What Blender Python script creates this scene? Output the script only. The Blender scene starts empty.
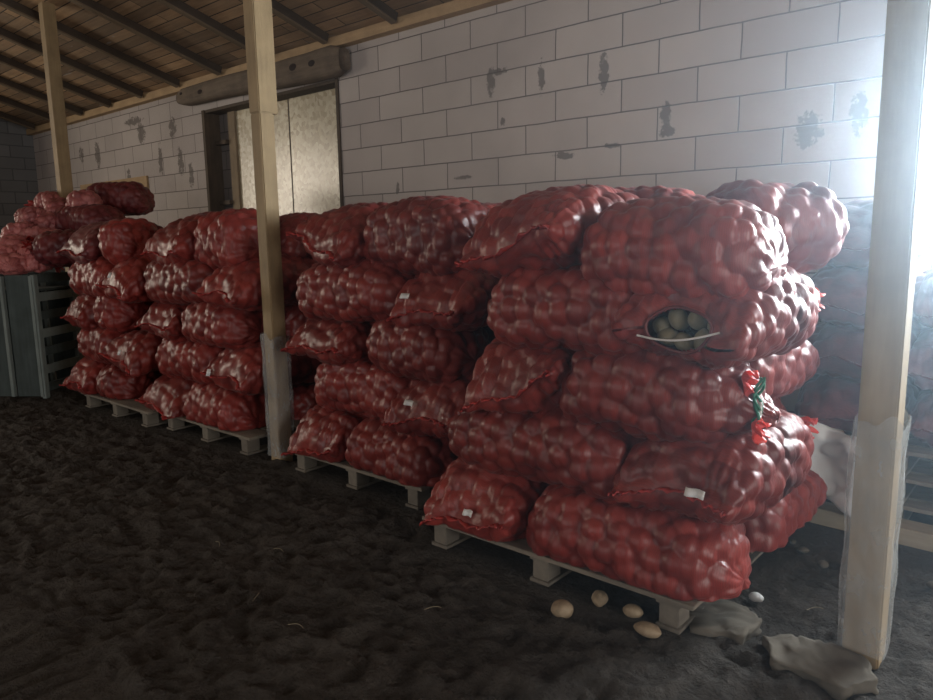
import bpy, bmesh, math, random
import numpy as np
from mathutils import Vector, Matrix

sc = bpy.context.scene
COL = sc.collection
PI = math.pi

# ------------------------------------------------------------------ noise
def _hash(ix, iy, iz, seed):
    h = (ix * 374761393 + iy * 668265263 + iz * 2147483647 + seed * 1274126177) & 0xFFFFFFFF
    h = ((h ^ (h >> 13)) * 1274126177) & 0xFFFFFFFF
    return ((h ^ (h >> 16)) & 0xFFFFFF) / float(0xFFFFFF)

def vnoise(P, seed=0):
    P = np.asarray(P, float)
    I = np.floor(P).astype(np.int64); Fr = P - I
    Fr = Fr * Fr * (3 - 2 * Fr)
    out = 0
    for dx in (0, 1):
        for dy in (0, 1):
            for dz in (0, 1):
                w = (Fr[:, 0] if dx else 1 - Fr[:, 0]) * (Fr[:, 1] if dy else 1 - Fr[:, 1]) * (Fr[:, 2] if dz else 1 - Fr[:, 2])
                out = out + w * _hash(I[:, 0] + dx, I[:, 1] + dy, I[:, 2] + dz, seed)
    return out * 2 - 1

# ------------------------------------------------------------------ mesh helpers
def link_mesh(name, verts, faces, mat, parent=None, smooth=True):
    me = bpy.data.meshes.new(name)
    me.from_pydata([tuple(v) for v in verts], [], faces)
    me.update()
    if smooth:
        me.polygons.foreach_set('use_smooth', [True] * len(me.polygons))
    if mat: me.materials.append(mat)
    o = bpy.data.objects.new(name, me); COL.objects.link(o)
    if parent: o.parent = parent
    return o

def empty(name, loc=(0, 0, 0), rz=0):
    o = bpy.data.objects.new(name, None); COL.objects.link(o)
    o.location = loc; o.rotation_euler = (0, 0, rz); o.empty_display_size = .1
    return o

def tag(o, label, cat, group=None, kind=None):
    o['label'] = label
    if cat: o['category'] = cat
    if group: o['group'] = group
    if kind: o['kind'] = kind
    return o

def struct(o):
    o['kind'] = 'structure'; return o

class MB:
    def __init__(s): s.v = []; s.f = []
    def box(s, x0, x1, y0, y1, z0, z1):
        n = len(s.v)
        s.v += [(x0, y0, z0), (x1, y0, z0), (x1, y1, z0), (x0, y1, z0), (x0, y0, z1), (x1, y0, z1), (x1, y1, z1), (x0, y1, z1)]
        s.f += [tuple(n + i for i in q) for q in ((0, 3, 2, 1), (4, 5, 6, 7), (0, 1, 5, 4), (1, 2, 6, 5), (2, 3, 7, 6), (3, 0, 4, 7))]
        return s
    def poly(s, pts, t):
        """extrude a list of points by the vector t"""
        n = len(s.v); m = len(pts)
        s.v += [tuple(p) for p in pts] + [tuple(Vector(p) + Vector(t)) for p in pts]
        s.f.append(tuple(n + i for i in range(m))[::-1]); s.f.append(tuple(n + m + i for i in range(m)))
        for i in range(m):
            j = (i + 1) % m
            s.f.append((n + i, n + j, n + m + j, n + m + i))
        return s
    def build(s, name, mat, parent=None, bevel=0):
        o = link_mesh(name, s.v, s.f, mat, parent, smooth=False)
        if bevel:
            bm = bmesh.new(); bm.from_mesh(o.data)
            bmesh.ops.recalc_face_normals(bm, faces=bm.faces)
            bmesh.ops.bevel(bm, geom=bm.edges[:], offset=bevel, segments=2, affect='EDGES', clamp_overlap=True)
            bm.to_mesh(o.data); bm.free()
        return o

def tube(name, pts, r, mat, parent=None, n=8, closed=False):
    pts = [Vector(p) for p in pts]; V = []; Fc = []
    m = len(pts)
    up = Vector((.13, .2, .97)).normalized()
    for i, p in enumerate(pts):
        a = pts[(i + 1) % m] if (closed or i < m - 1) else p
        b = pts[i - 1] if (closed or i > 0) else p
        t = (a - b).normalized()
        u = t.cross(up); u = u.normalized() if u.length > 1e-4 else Vector((1, 0, 0)); w = t.cross(u)
        rr = r[i] if hasattr(r, '__len__') else r
        for k in range(n):
            q = p + (u * math.cos(2 * PI * k / n) + w * math.sin(2 * PI * k / n)) * rr
            V.append(q)
    for i in range(m if closed else m - 1):
        j = (i + 1) % m
        for k in range(n):
            Fc.append((i * n + k, i * n + (k + 1) % n, j * n + (k + 1) % n, j * n + k))
    if not closed:
        Fc.append(tuple(range(n))); Fc.append(tuple((m - 1) * n + k for k in range(n))[::-1])
    return link_mesh(name, V, Fc, mat, parent)

# ------------------------------------------------------------------ materials
def nt(name):
    m = bpy.data.materials.new(name); m.use_nodes = True
    t = m.node_tree; t.nodes.clear()
    out = t.nodes.new('ShaderNodeOutputMaterial'); b = t.nodes.new('ShaderNodeBsdfPrincipled')
    t.links.new(b.outputs[0], out.inputs[0])
    return m, t, b, out
def N(t, typ, **kw):
    n = t.nodes.new(typ)
    for k, v in kw.items():
        if k.startswith('i_'):
            k = k[2:]; n.inputs[int(k) if k.isdigit() else k.replace('_', ' ')].default_value = v
        else: setattr(n, k, v)
    return n
def ramp(t, src, stops):
    r = t.nodes.new('ShaderNodeValToRGB'); e = r.color_ramp.elements
    while len(e) < len(stops): e.new(.5)
    for q, (p, c) in zip(e, stops): q.position = p; q.color = (*c, 1) if len(c) == 3 else c
    t.links.new(src, r.inputs[0]); return r.outputs[0]
def mixc(t, f, a, b, mode='MIX'):
    n = t.nodes.new('ShaderNodeMix'); n.data_type = 'RGBA'; n.blend_type = mode
    for s, v in ((0, f), (6, a), (7, b)):
        if isinstance(v, (int, float)): n.inputs[s].default_value = v
        elif isinstance(v, tuple): n.inputs[s].default_value = (*v[:3], 1)
        else: t.links.new(v, n.inputs[s])
    return n.outputs[2]
def mathn(t, op, a, b=None, c=None):
    n = t.nodes.new('ShaderNodeMath'); n.operation = op
    for s, v in ((0, a), (1, b), (2, c)):
        if v is None: continue
        if isinstance(v, (int, float)): n.inputs[s].default_value = v
        else: t.links.new(v, n.inputs[s])
    return n.outputs[0]
def coords(t, kind='Object', scale=(1, 1, 1), rot=(0, 0, 0), loc=(0, 0, 0)):
    c = t.nodes.new('ShaderNodeTexCoord'); m = t.nodes.new('ShaderNodeMapping')
    m.inputs[1].default_value = loc; m.inputs[2].default_value = rot; m.inputs[3].default_value = scale
    t.links.new(c.outputs[kind], m.inputs[0]); return m.outputs[0]
def noise(t, vec, scale, detail=4, rough=.55, out=0):
    n = N(t, 'ShaderNodeTexNoise'); n.inputs['Scale'].default_value = scale
    n.inputs['Detail'].default_value = detail; n.inputs['Roughness'].default_value = rough
    t.links.new(vec, n.inputs['Vector']); return n.outputs[out]
def bump(t, b, h, strength=.5, dist=.01):
    n = N(t, 'ShaderNodeBump'); n.inputs['Strength'].default_value = strength; n.inputs['Distance'].default_value = dist
    t.links.new(h, n.inputs['Height']); t.links.new(n.outputs[0], b.inputs['Normal']); return n

def wood(name, c1, c2, axis=0, rough=.8, knots=True, scale=1.):
    m, t, b, o = nt(name)
    s = [14, 14, 14]; s[axis] = 1.2
    v = coords(t, scale=tuple(x * scale for x in s))
    n1 = noise(t, v, 1.6, 6, .65); n2 = noise(t, coords(t), 5 * scale, 3)
    c = ramp(t, n1, [(.25, c1), (.75, c2)])
    c = mixc(t, .35, c, ramp(t, n2, [(.3, tuple(x * .55 for x in c1)), (.7, c2)]))
    t.links.new(c, b.inputs['Base Color']); b.inputs['Roughness'].default_value = rough
    bump(t, b, n1, .5, .004)
    return m

def sack_material(name, dark, light, rough=.37):
    m, t, b, o = nt(name)
    at = N(t, 'ShaderNodeAttribute', attribute_name='tone')
    oi = N(t, 'ShaderNodeObjectInfo')
    v = coords(t)
    n1 = noise(t, v, 9, 3)
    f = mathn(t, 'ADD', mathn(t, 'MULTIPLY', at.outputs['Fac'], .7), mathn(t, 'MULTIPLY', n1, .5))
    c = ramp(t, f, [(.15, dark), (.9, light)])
    # weave of the netting: fine threads running round the bag
    w = N(t, 'ShaderNodeTexWave', wave_type='BANDS', bands_direction='X'); w.inputs['Scale'].default_value = 45
    w.inputs['Distortion'].default_value = 3; w.inputs['Detail'].default_value = 2
    t.links.new(v, w.inputs['Vector'])
    c = mixc(t, mathn(t, 'MULTIPLY', w.outputs[1], .25), c, tuple(x * .6 for x in dark))
    hs = N(t, 'ShaderNodeHueSaturation'); t.links.new(c, hs.inputs['Color'])
    t.links.new(mathn(t, 'MULTIPLY_ADD', oi.outputs['Random'], .35, .82), hs.inputs['Value'])
    t.links.new(hs.outputs[0], b.inputs['Base Color'])
    n3 = noise(t, coords(t, scale=(1, .35, .35)), 60, 3, .6)
    t.links.new(mathn(t, 'MULTIPLY_ADD', n3, .3, rough - .1), b.inputs['Roughness'])
    hh = mathn(t, 'ADD', mathn(t, 'MULTIPLY', w.outputs[1], .14), n3)
    bump(t, b, hh, .42, .004)
    b.inputs['Specular IOR Level'].default_value = .42
    b.inputs['Sheen Weight'].default_value = .05
    b.inputs['Sheen Roughness'].default_value = .4
    return m

M_SACK = sack_material('red_net', (.105, .011, .0105), (.25, .035, .027))
M_FAR = sack_material('far_red_net', (.07, .018, .022), (.16, .045, .05))  # darker, less saturated net for the sacks behind the nearest post
M_PINK = sack_material('pink_net', (.20, .035, .038), (.50, .17, .155), .4)
M_DARK = sack_material('dark_red_net', (.09, .015, .02), (.2, .04, .04))

def simple(name, c, rough=.6, spec=.4, alpha=None):
    m, t, b, o = nt(name)
    n = noise(t, coords(t), 30, 3)
    t.links.new(mixc(t, mathn(t, 'MULTIPLY', n, .5), c, tuple(x * .7 for x in c)), b.inputs['Base Color'])
    b.inputs['Roughness'].default_value = rough; b.inputs['Specular IOR Level'].default_value = spec
    bump(t, b, n, .3, .003)
    return m
M_SEAM = simple('seam_hem', (.32, .032, .028), .4)
M_FRILL = simple('bright_red_frill', (.75, .06, .045), .35)
M_GREEN = simple('green_cord', (.02, .16, .09), .5)
M_TAG = simple('white_label', (.75, .75, .74), .5)
M_CORD = simple('white_cord', (.7, .66, .64), .5)
M_PLASTIC_W = simple('white_plastic', (.75, .78, .8), .35)

def m_potato():
    m, t, b, o = nt('potato_skin')
    v = coords(t)
    n = noise(t, v, 22, 4)
    t.links.new(ramp(t, n, [(.3, (.14, .10, .06)), (.55, (.27, .20, .125)), (.75, (.34, .27, .18))]), b.inputs['Base Color'])
    b.inputs['Roughness'].default_value = .7; bump(t, b, n, .3, .002)
    return m
M_POT = m_potato()

def m_film():
    m, t, b, o = nt('plastic_film')
    n = noise(t, coords(t, scale=(1, 1, .5)), 14, 4)
    b.inputs['Base Color'].default_value = (.55, .57, .57, 1); b.inputs['Roughness'].default_value = .3
    tr = N(t, 'ShaderNodeBsdfTransparent'); mx = N(t, 'ShaderNodeMixShader')
    t.links.new(ramp(t, n, [(.35, (.22,) * 3), (.7, (.42,) * 3)]), mx.inputs[0])
    t.links.new(tr.outputs[0], mx.inputs[1]); t.links.new(b.outputs[0], mx.inputs[2]); t.links.new(mx.outputs[0], o.inputs[0])
    bump(t, b, n, .8, .01)
    return m
M_FILM = m_film()

STAINS = []
def m_blocks(name, c1, c2, mortar, bw, bh, off=(0, 0), plane='xz', stains=(), mort=.006, bstr=.5):
    m, t, b, o = nt(name)
    tc = N(t, 'ShaderNodeTexCoord'); sp = N(t, 'ShaderNodeSeparateXYZ'); t.links.new(tc.outputs['Object'], sp.inputs[0])
    ax = {'x': 0, 'y': 1, 'z': 2}
    nw = noise(t, tc.outputs['Object'], 3, 3)
    u = mathn(t, 'ADD', sp.outputs[ax[plane[0]]], mathn(t, 'MULTIPLY_ADD', nw, .016, off[0]))
    nw2 = noise(t, coords(t, loc=(5, 3, 1)), 3, 3)
    v = mathn(t, 'ADD', sp.outputs[ax[plane[1]]], mathn(t, 'MULTIPLY_ADD', nw2, .012, off[1]))
    cb = N(t, 'ShaderNodeCombineXYZ'); t.links.new(u, cb.inputs[0]); t.links.new(v, cb.inputs[1])
    br = N(t, 'ShaderNodeTexBrick', offset=.5, offset_frequency=2)
    br.inputs['Scale'].default_value = 1; br.inputs['Mortar Size'].default_value = mort; br.inputs['Mortar Smooth'].default_value = .3
    br.inputs['Brick Width'].default_value = bw; br.inputs['Row Height'].default_value = bh; br.inputs['Bias'].default_value = 0
    br.inputs['Color1'].default_value = (*c1, 1); br.inputs['Color2'].default_value = (*c2, 1); br.inputs['Mortar'].default_value = (*mortar, 1)
    t.links.new(cb.outputs[0], br.inputs['Vector'])
    dirt = noise(t, tc.outputs['Object'], 1.3, 5, .6)
    c = mixc(t, ramp(t, dirt, [(.35, (0,) * 3), (.75, (.4,) * 3)]), br.outputs[0], tuple(x * .62 for x in c1))
    # mortar slobbered out along the joints: smears of their own shape
    n4 = noise(t, tc.outputs['Object'], 16, 4, .7)
    last = None
    for (sx, sz, rx, rz) in stains:
        dx = mathn(t, 'DIVIDE', mathn(t, 'SUBTRACT', sp.outputs[0], sx), rx)
        dz = mathn(t, 'DIVIDE', mathn(t, 'SUBTRACT', sp.outputs[2], sz), rz)
        d = mathn(t, 'ADD', mathn(t, 'MULTIPLY', dx, dx), mathn(t, 'MULTIPLY', dz, dz))
        last = d if last is None else mathn(t, 'MINIMUM', last, d)
    if last is not None:
        s = mathn(t, 'ADD', last, mathn(t, 'MULTIPLY', mathn(t, 'SUBTRACT', n4, .5), 5.0))
        fac = ramp(t, s, [(.55, (1,) * 3), (1.0, (0,) * 3)])
        c = mixc(t, mathn(t, 'MULTIPLY', fac, .75), c, (.13, .115, .105))
    t.links.new(c, b.inputs['Base Color']); b.inputs['Roughness'].default_value = .9
    b.inputs['Specular IOR Level'].default_value = .15
    h = mathn(t, 'SUBTRACT', mathn(t, 'MULTIPLY', noise(t, tc.outputs['Object'], 40, 4), .25), br.outputs['Fac'])
    bump(t, b, h, bstr, .006)
    return m

# ------------------------------------------------------------------ camera
CAM_H = 1.5; FPX = 720.
pt, rl, hd = math.radians(9.0), math.radians(.95), math.radians(131)
Fv = Vector((math.cos(hd) * math.cos(pt), math.sin(hd) * math.cos(pt), -math.sin(pt)))
Rt = Vector((math.sin(hd), -math.cos(hd), 0)); Up = Rt.cross(Fv)
r2 = Rt * math.cos(rl) - Up * math.sin(rl); u2 = Up * math.cos(rl) + Rt * math.sin(rl)
cd = bpy.data.cameras.new('camera'); cam = bpy.data.objects.new('camera', cd); COL.objects.link(cam)
cam.matrix_world = Matrix(((r2.x, u2.x, -Fv.x, 0), (r2.y, u2.y, -Fv.y, 0), (r2.z, u2.z, -Fv.z, CAM_H), (0, 0, 0, 1)))
cd.sensor_width = 36; cd.lens = FPX / 933 * 36; cd.clip_start = .05
sc.camera = cam

# ------------------------------------------------------------------ the shell
YW = 5.0; XL = -14.5; XR = 5.0; YF = -6.0
SL = .30                                  # roof slope
def roofz(y): return 3.50 + SL * (YW - y)

stains = [(-4.02, 2.80, .05, .12), (-3.93, 2.86, .10, .03), (-3.50, 2.75, .035, .13), (-2.93, 2.70, .045, .15), (-2.42, 2.34, .05, .07),
          (-2.41, 2.22, .07, .05), (-1.45, 2.13, .09, .12), (-3.28, 2.12, .10, .03), (-2.85, 2.16, .08, .02), (-1.16, 2.2, .05, .14),
          (-9.5, 3.0, .1, .14), (-10.4, 3.02, .12, .16), (-11.9, 2.85, .10, .2), (-9.35, 2.55, .08, .2), (-9.9, 2.6, .07, .22), (-12.5, 2.9, .09, .12), (-13.1, 2.9, .07, .1),
          (-10.6, 3.2, .28, .06), (-9.1, 2.35, .06, .18), (-10.9, 2.45, .06, .12), (-13.6, 2.6, .06, .14),
          (-4.35, 2.02, .12, .02), (-5.2, 1.97, .03, .06), (-3.9, 2.45, .03, .04)]
M_WALL = m_blocks('white_block', (.47, .42, .40), (.54, .49, .46), (.17, .15, .14), .588, .2335, (.12, -.065), 'xz', stains)
M_GREYW = m_blocks('grey_block', (.20, .20, .20), (.24, .24, .24), (.13, .13, .13), .42, .2, (0, 0), 'yz', (), .01)

# back wall with the door opening and the window opening
DX0, DX1, DZ = -8.72, -6.02, 3.12
WX0, WX1, WZ0, WZ1 = -.95, .9, 1.40, 2.55
def wall_back():
    T = .30; V = []; Fq = []
    xs = [XL, DX0, DX1, WX0, WX1, XR]; zs = [0, WZ0, WZ1, DZ, 3.52]
    mb = MB()
    for i in range(len(xs) - 1):
        for j in range(len(zs) - 1):
            if i == 1 and j < 3: continue
            if i == 3 and j == 1: continue
            mb.box(xs[i], xs[i + 1], YW, YW + T, zs[j], zs[j + 1])
    o = mb.build('wall_back', M_WALL)
    bm = bmesh.new(); bm.from_mesh(o.data); bmesh.ops.remove_doubles(bm, verts=bm.verts, dist=1e-5)
    # drop the doubled inner faces between neighbouring boxes
    seen = {}
    for f in bm.faces:
        seen.setdefault(tuple(round(c, 3) for c in f.calc_center_median()), []).append(f)
    bmesh.ops.delete(bm, geom=[f for v in seen.values() if len(v) > 1 for f in v], context='FACES')
    bmesh.ops.recalc_face_normals(bm, faces=bm.faces)
    bm.to_mesh(o.data); bm.free()
    return struct(o)
wall_back()
LY0, LY1, LZ0, LZ1 = -4.2, .8, 1.3, 3.6      # opening added in the left wall for its fill lamp, outside the picture
mb = MB()
mb.poly([(XL, LY1, 0), (XL, YW + .3, 0), (XL, YW + .3, 3.42), (XL, LY1, roofz(LY1))], (-.25, 0, 0))
mb.poly([(XL, YF, 0), (XL, LY0, 0), (XL, LY0, roofz(LY0)), (XL, YF, roofz(YF))], (-.25, 0, 0))
mb.poly([(XL, LY0, 0), (XL, LY1, 0), (XL, LY1, LZ0), (XL, LY0, LZ0)], (-.25, 0, 0))
mb.poly([(XL, LY0, LZ1), (XL, LY1, LZ1), (XL, LY1, roofz(LY1)), (XL, LY0, roofz(LY0))], (-.25, 0, 0))
struct(mb.build('wall_left', M_GREYW))
M_GREYR = m_blocks('grey_block_side', (.4, .38, .37), (.44, .42, .41), (.2, .19, .18), .588, .2335, (0, 0), 'yz', ())
# right wall with a wide gateway, front wall with another; openings added for the fill lamps
GY0, GY1, GZ = -.5, 2.6, 3.0
mb = MB()
mb.poly([(XR, GY1, 0), (XR, YW + .3, 0), (XR, YW + .3, 3.42), (XR, GY1, roofz(GY1))], (.25, 0, 0))
mb.poly([(XR, YF, 0), (XR, GY0, 0), (XR, GY0, roofz(GY0)), (XR, YF, roofz(YF))], (.25, 0, 0))
mb.poly([(XR, GY0, GZ), (XR, GY1, GZ), (XR, GY1, roofz(GY1)), (XR, GY0, roofz(GY0))], (.25, 0, 0))
struct(mb.build('wall_right', M_GREYR))
FX0, FX1, FZ = -5.5, -.5, 3.6
M_GREYF = m_blocks('grey_block_front', (.4, .38, .37), (.44, .42, .41), (.2, .19, .18), .588, .2335, (0, 0), 'xz', ())
struct(MB().box(XL, FX0, YF - .25, YF, 0, roofz(YF)).box(FX1, XR, YF - .25, YF, 0, roofz(YF)).box(FX0, FX1, YF - .25, YF, FZ, roofz(YF)).build('wall_front', M_GREYF))

# board roof
def m_roof():
    m, t, b, o = nt('roof_boards')
    tc = N(t, 'ShaderNodeTexCoord')
    br = N(t, 'ShaderNodeTexBrick', offset=.37, offset_frequency=2)
    br.inputs['Scale'].default_value = 1; br.inputs['Mortar Size'].default_value = .006; br.inputs['Mortar Smooth'].default_value = .2
    br.inputs['Brick Width'].default_value = 1.9; br.inputs['Row Height'].default_value = .135; br.inputs['Bias'].default_value = -.1
    br.inputs['Color1'].default_value = (.26, .17, .10, 1); br.inputs['Color2'].default_value = (.70, .46, .26, 1); br.inputs['Mortar'].default_value = (.015, .011, .008, 1)
    t.links.new(tc.outputs['Object'], br.inputs['Vector'])
    n1 = noise(t, coords(t, scale=(1.2, 16, 16)), 1.5, 6, .65)
    n2 = noise(t, coords(t), 1.1, 4, .6)
    c = mixc(t, .7, br.outputs[0], ramp(t, n1, [(.25, (.42, .36, .30)), (.65, (1, 1, 1))]), 'MULTIPLY')
    c = mixc(t, ramp(t, n2, [(.4, (0,) * 3), (.62, (.5,) * 3)]), c, (.15, .12, .09))
    n5 = noise(t, coords(t, scale=(1.5, 7, 7), loc=(3, 1, 0)), 1.2, 4, .5)
    c = mixc(t, ramp(t, n5, [(.68, (0,) * 3), (.74, (.8,) * 3)]), c, (.42, .39, .36))
    t.links.new(c, b.inputs['Base Color']); b.inputs['Roughness'].default_value = .85
    h = mathn(t, 'SUBTRACT', mathn(t, 'MULTIPLY', n1, .3), br.outputs['Fac'])
    bump(t, b, h, .8, .01)
    return m
ce = MB().poly([(XL - .3, YW + .4, roofz(YW + .4)), (XR + .3, YW + .4, roofz(YW + .4)), (XR + .3, YF - .3, roofz(YF - .3)), (XL - .3, YF - .3, roofz(YF - .3))], (0, 0, .06)).build('ceiling', m_roof())
struct(ce)
M_RAFT = wood('rafter_wood', (.035, .025, .018), (.085, .06, .042), 1)
M_LATH = wood('rafter_edge', (.13, .095, .06), (.22, .16, .10), 1)
M_PLATE = wood('pine_plate', (.36, .24, .13), (.52, .36, .20), 0)
pl = MB().box(XL, XR, YW - .10, YW, 3.395, 3.49).build('wall_plate', M_PLATE)
tag(pl, 'long pale timber plate running along the top of the white block wall', 'beam')
ang = math.atan(SL)
raf = None
for i in range(19):
    x = -14.05 + i * 1.0
    if raf is None:
        Ln = (YW - .02 - YF) / math.cos(ang)
        raf = MB().box(-.03, .03, -Ln, 0, -.085, -.004).build('rafter', M_RAFT)
        lath = MB().box(-.036, .030, -Ln, 0, -.102, -.085).build('edge_strip', M_LATH, raf)
        o = raf
    else:
        o = raf.copy(); COL.objects.link(o); c = lath.copy(); COL.objects.link(c); c.parent = o
    o.location = (x, YW - .10, roofz(YW - .10) + .0); o.rotation_euler = (-ang, 0, 0)
    ORD = 'first second third fourth fifth sixth seventh eighth ninth tenth eleventh twelfth thirteenth fourteenth fifteenth sixteenth seventeenth eighteenth nineteenth'.split()
    o['label'] = 'dark sloping roof rafter with pale lower edge, ' + ORD[i] + ' from the far left end wall'
    o['category'] = 'rafter'; o['group'] = 'rafters under the plank roof'

# lintel over the boarded door
M_LINT = wood('weathered_beam', (.075, .055, .04), (.23, .175, .125), 0, .85)
def lintel():
    V = []; Fc = []; n = 70; m = 24
    for i in range(n + 1):
        x = -9.02 + (3.22) * i / n
        e = min(i, n - i) / 3.0; k = min(1, .72 + .28 * e)
        zc = 3.30 - .055 * (i / n); hz = (.10 + .05 * (i / n)) * (k if i > n / 2 else k)
        for j in range(m):
            a = 2 * PI * j / m; c, s = math.cos(a), math.sin(a)
            y = 4.90 + .10 * math.copysign(abs(c) ** .55, c) * k; z = zc + hz * math.copysign(abs(s) ** .5, s)
            V.append((x, y, z + .006 * math.sin(x * 3)))
    V = np.array(V); d = vnoise(V * [3, 14, 14], 3) * .008; V[:, 1] -= d; V[:, 2] += d * .5
    for i in range(n):
        for j in range(m):
            Fc.append((i * m + j, i * m + (j + 1) % m, (i + 1) * m + (j + 1) % m, (i + 1) * m + j))
    Fc.append(tuple(range(m))); Fc.append(tuple(n * m + j for j in range(m))[::-1])
    o = link_mesh('lintel_beam', V, Fc, M_LINT)
    # bark knots on the face
    mk = simple('knot', (.035, .022, .018), .9)
    for (x, z, r) in ((-8.4, 3.28, .045), (-7.0, 3.27, .05), (-6.52, 3.27, .06), (-6.2, 3.26, .05), (-8.85, 3.32, .03)):
        vv = []; ff = []
        for k in range(12): vv.append((x + r * 1.3 * math.cos(k * PI / 6), 4.792 + .012, z + r * .7 * math.sin(k * PI / 6)))
        vv.append((x, 4.786, z)); ff = [(k, (k + 1) % 12, 12) for k in range(12)]
        link_mesh('knot', vv, ff, mk, o)
    return tag(o, 'rough weathered timber lintel over the boarded-up doorway', 'beam')
lintel()

# boarded door
def m_osb():
    m, t, b, o = nt('strand_board')
    v = coords(t, scale=(14, 14, 14))
    vo = N(t, 'ShaderNodeTexVoronoi'); vo.inputs['Scale'].default_value = 1.6
    nz = noise(t, coords(t), 6, 4, out=1)
    t.links.new(mixc(t, .35, v, nz, 'ADD'), vo.inputs['Vector'])
    sep = N(t, 'ShaderNodeSeparateColor'); t.links.new(vo.outputs['Color'], sep.inputs[0])
    c = ramp(t, sep.outputs[0], [(.1, (.52, .43, .28)), (.5, (.68, .60, .42)), (.9, (.80, .74, .56))])
    c = mixc(t, ramp(t, noise(t, coords(t), 1.5, 4), [(.35, (0,) * 3), (.7, (.35,) * 3)]), c, (.3, .24, .15))
    t.links.new(c, b.inputs['Base Color']); b.inputs['Roughness'].default_value = .27; b.inputs['Specular IOR Level'].default_value = 1.0
    bump(t, b, sep.outputs[1], .35, .003)
    return m
M_OSB = m_osb()
M_FR = wood('door_frame_dark', (.05, .035, .025), (.12, .085, .055), 2)
M_FRL = wood('door_frame_pale', (.2, .15, .1), (.32, .24, .15), 2)
dr = empty('door_1', (0, YW, 0)); struct(dr)
def rel(mb):  # shift to the door's origin
    mb.v = [(x, y - YW, z) for x, y, z in mb.v]; return mb
rel(MB().box(-8.27, -7.19, 5.20, 5.222, .03, 3.10)).build('strand_board_panel', M_OSB, dr)
rel(MB().box(-7.15, -6.06, 5.19, 5.212, .03, 3.10)).build('strand_board_panel', M_OSB, dr)
rel(MB().box(DX0 + .005, DX0 + .06, YW - .015, 5.28, .0, DZ)).build('door_frame', M_FR, dr)
rel(MB().box(-8.42, -8.27, 5.17, 5.25, .0, DZ)).build('door_frame', M_FRL, dr)
rel(MB().box(DX1 - .045, DX1 - .005, YW - .015, 5.28, .0, DZ)).build('door_frame', M_FR, dr)
rel(MB().box(DX0, DX1, YW + .0, 5.28, DZ - .035, DZ - .002)).build('door_frame', M_FR, dr)
rel(MB().box(-7.19, -7.15, 5.2, 5.25, 0, 3.1)).build('door_frame', M_FR, dr)
mj = MB()
for z in (1.2, 1.95, 2.7): mj.box(DX0 + .06, -8.42, 5.12, 5.2, z, z + .05)
rel(mj).build('cross_batten', M_FR, dr)
M_JAMB = m_blocks('jamb_block', (.16, .14, .13), (.19, .17, .16), (.06, .05, .05), .3, .2335, (0, -.065), 'xz', ())
rel(MB().box(DX0 + .06, -8.42, 5.2, 5.26, 0, DZ - .04)).build('block_infill', M_JAMB, dr)

# right window: frame and a pane
wn = empty('window_1', (0, YW, 0)); struct(wn)
M_WF = simple('window_frame_white', (.6, .6, .6), .5)
fr = MB()
fr.box(WX0, WX1, YW + .1, YW + .16, WZ0, WZ0 + .05).box(WX0, WX1, YW + .1, YW + .16, WZ1 - .05, WZ1).box(WX0, WX0 + .05, YW + .1, YW + .16, WZ0 + .05, WZ1 - .05).box(WX1 - .05, WX1, YW + .1, YW + .16, WZ0 + .05, WZ1 - .05).box(-.05, 0, YW + .1, YW + .16, WZ0 + .05, WZ1 - .05)
rel(fr).build('window_frame', M_WF, wn)
mg, tg, bg, og = nt('window_glass')
tr = N(tg, 'ShaderNodeBsdfTransparent'); gl = N(tg, 'ShaderNodeBsdfGlossy'); gl.inputs['Roughness'].default_value = .05
mx = N(tg, 'ShaderNodeMixShader'); mx.inputs[0].default_value = .06
tg.links.new(tr.outputs[0], mx.inputs[1]); tg.links.new(gl.outputs[0], mx.inputs[2]); tg.links.new(mx.outputs[0], og.inputs[0])
rel(MB().box(WX0 + .04, WX1 - .04, YW + .125, YW + .131, WZ0 + .04, WZ1 - .04)).build('window_glass', mg, wn)

# ------------------------------------------------------------------ floor
def m_floor():
    m, t, b, o = nt('trampled_soil')
    v = coords(t)
    n1 = noise(t, v, 2.2, 6, .65); n2 = noise(t, v, 30, 6, .7)
    c = ramp(t, n1, [(.3, (.026, .021, .018)), (.7, (.060, .050, .042))])
    c = mixc(t, ramp(t, n2, [(.35, (0,) * 3), (.75, (.5,) * 3)]), c, (.095, .082, .07))
    t.links.new(c, b.inputs['Base Color']); b.inputs['Roughness'].default_value = .85; b.inputs['Specular IOR Level'].default_value = .2
    bump(t, b, mathn(t, 'ADD', n2, mathn(t, 'MULTIPLY', noise(t, v, 9, 5, .6), 1.5)), 1.0, .035)
    return m
STACKS = dict(A=(-2.40, -1.00, 2.40, 3.80), B=(-3.90, -2.66, 2.68, 4.02), C=(-5.60, -4.32, 2.66, 4.0), D=(-6.98, -5.66, 2.58, 3.92))
def axis_pts(lo, hi, f0, f1, step):
    a = list(np.arange(lo, f0, .5)); b = list(np.arange(f0, f1, step)); c = list(np.arange(f1, hi, .5)) + [hi]
    return np.array(a + b + c)
def ridg(P, s): return 1 - np.abs(vnoise(P, s)) * 2
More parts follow.
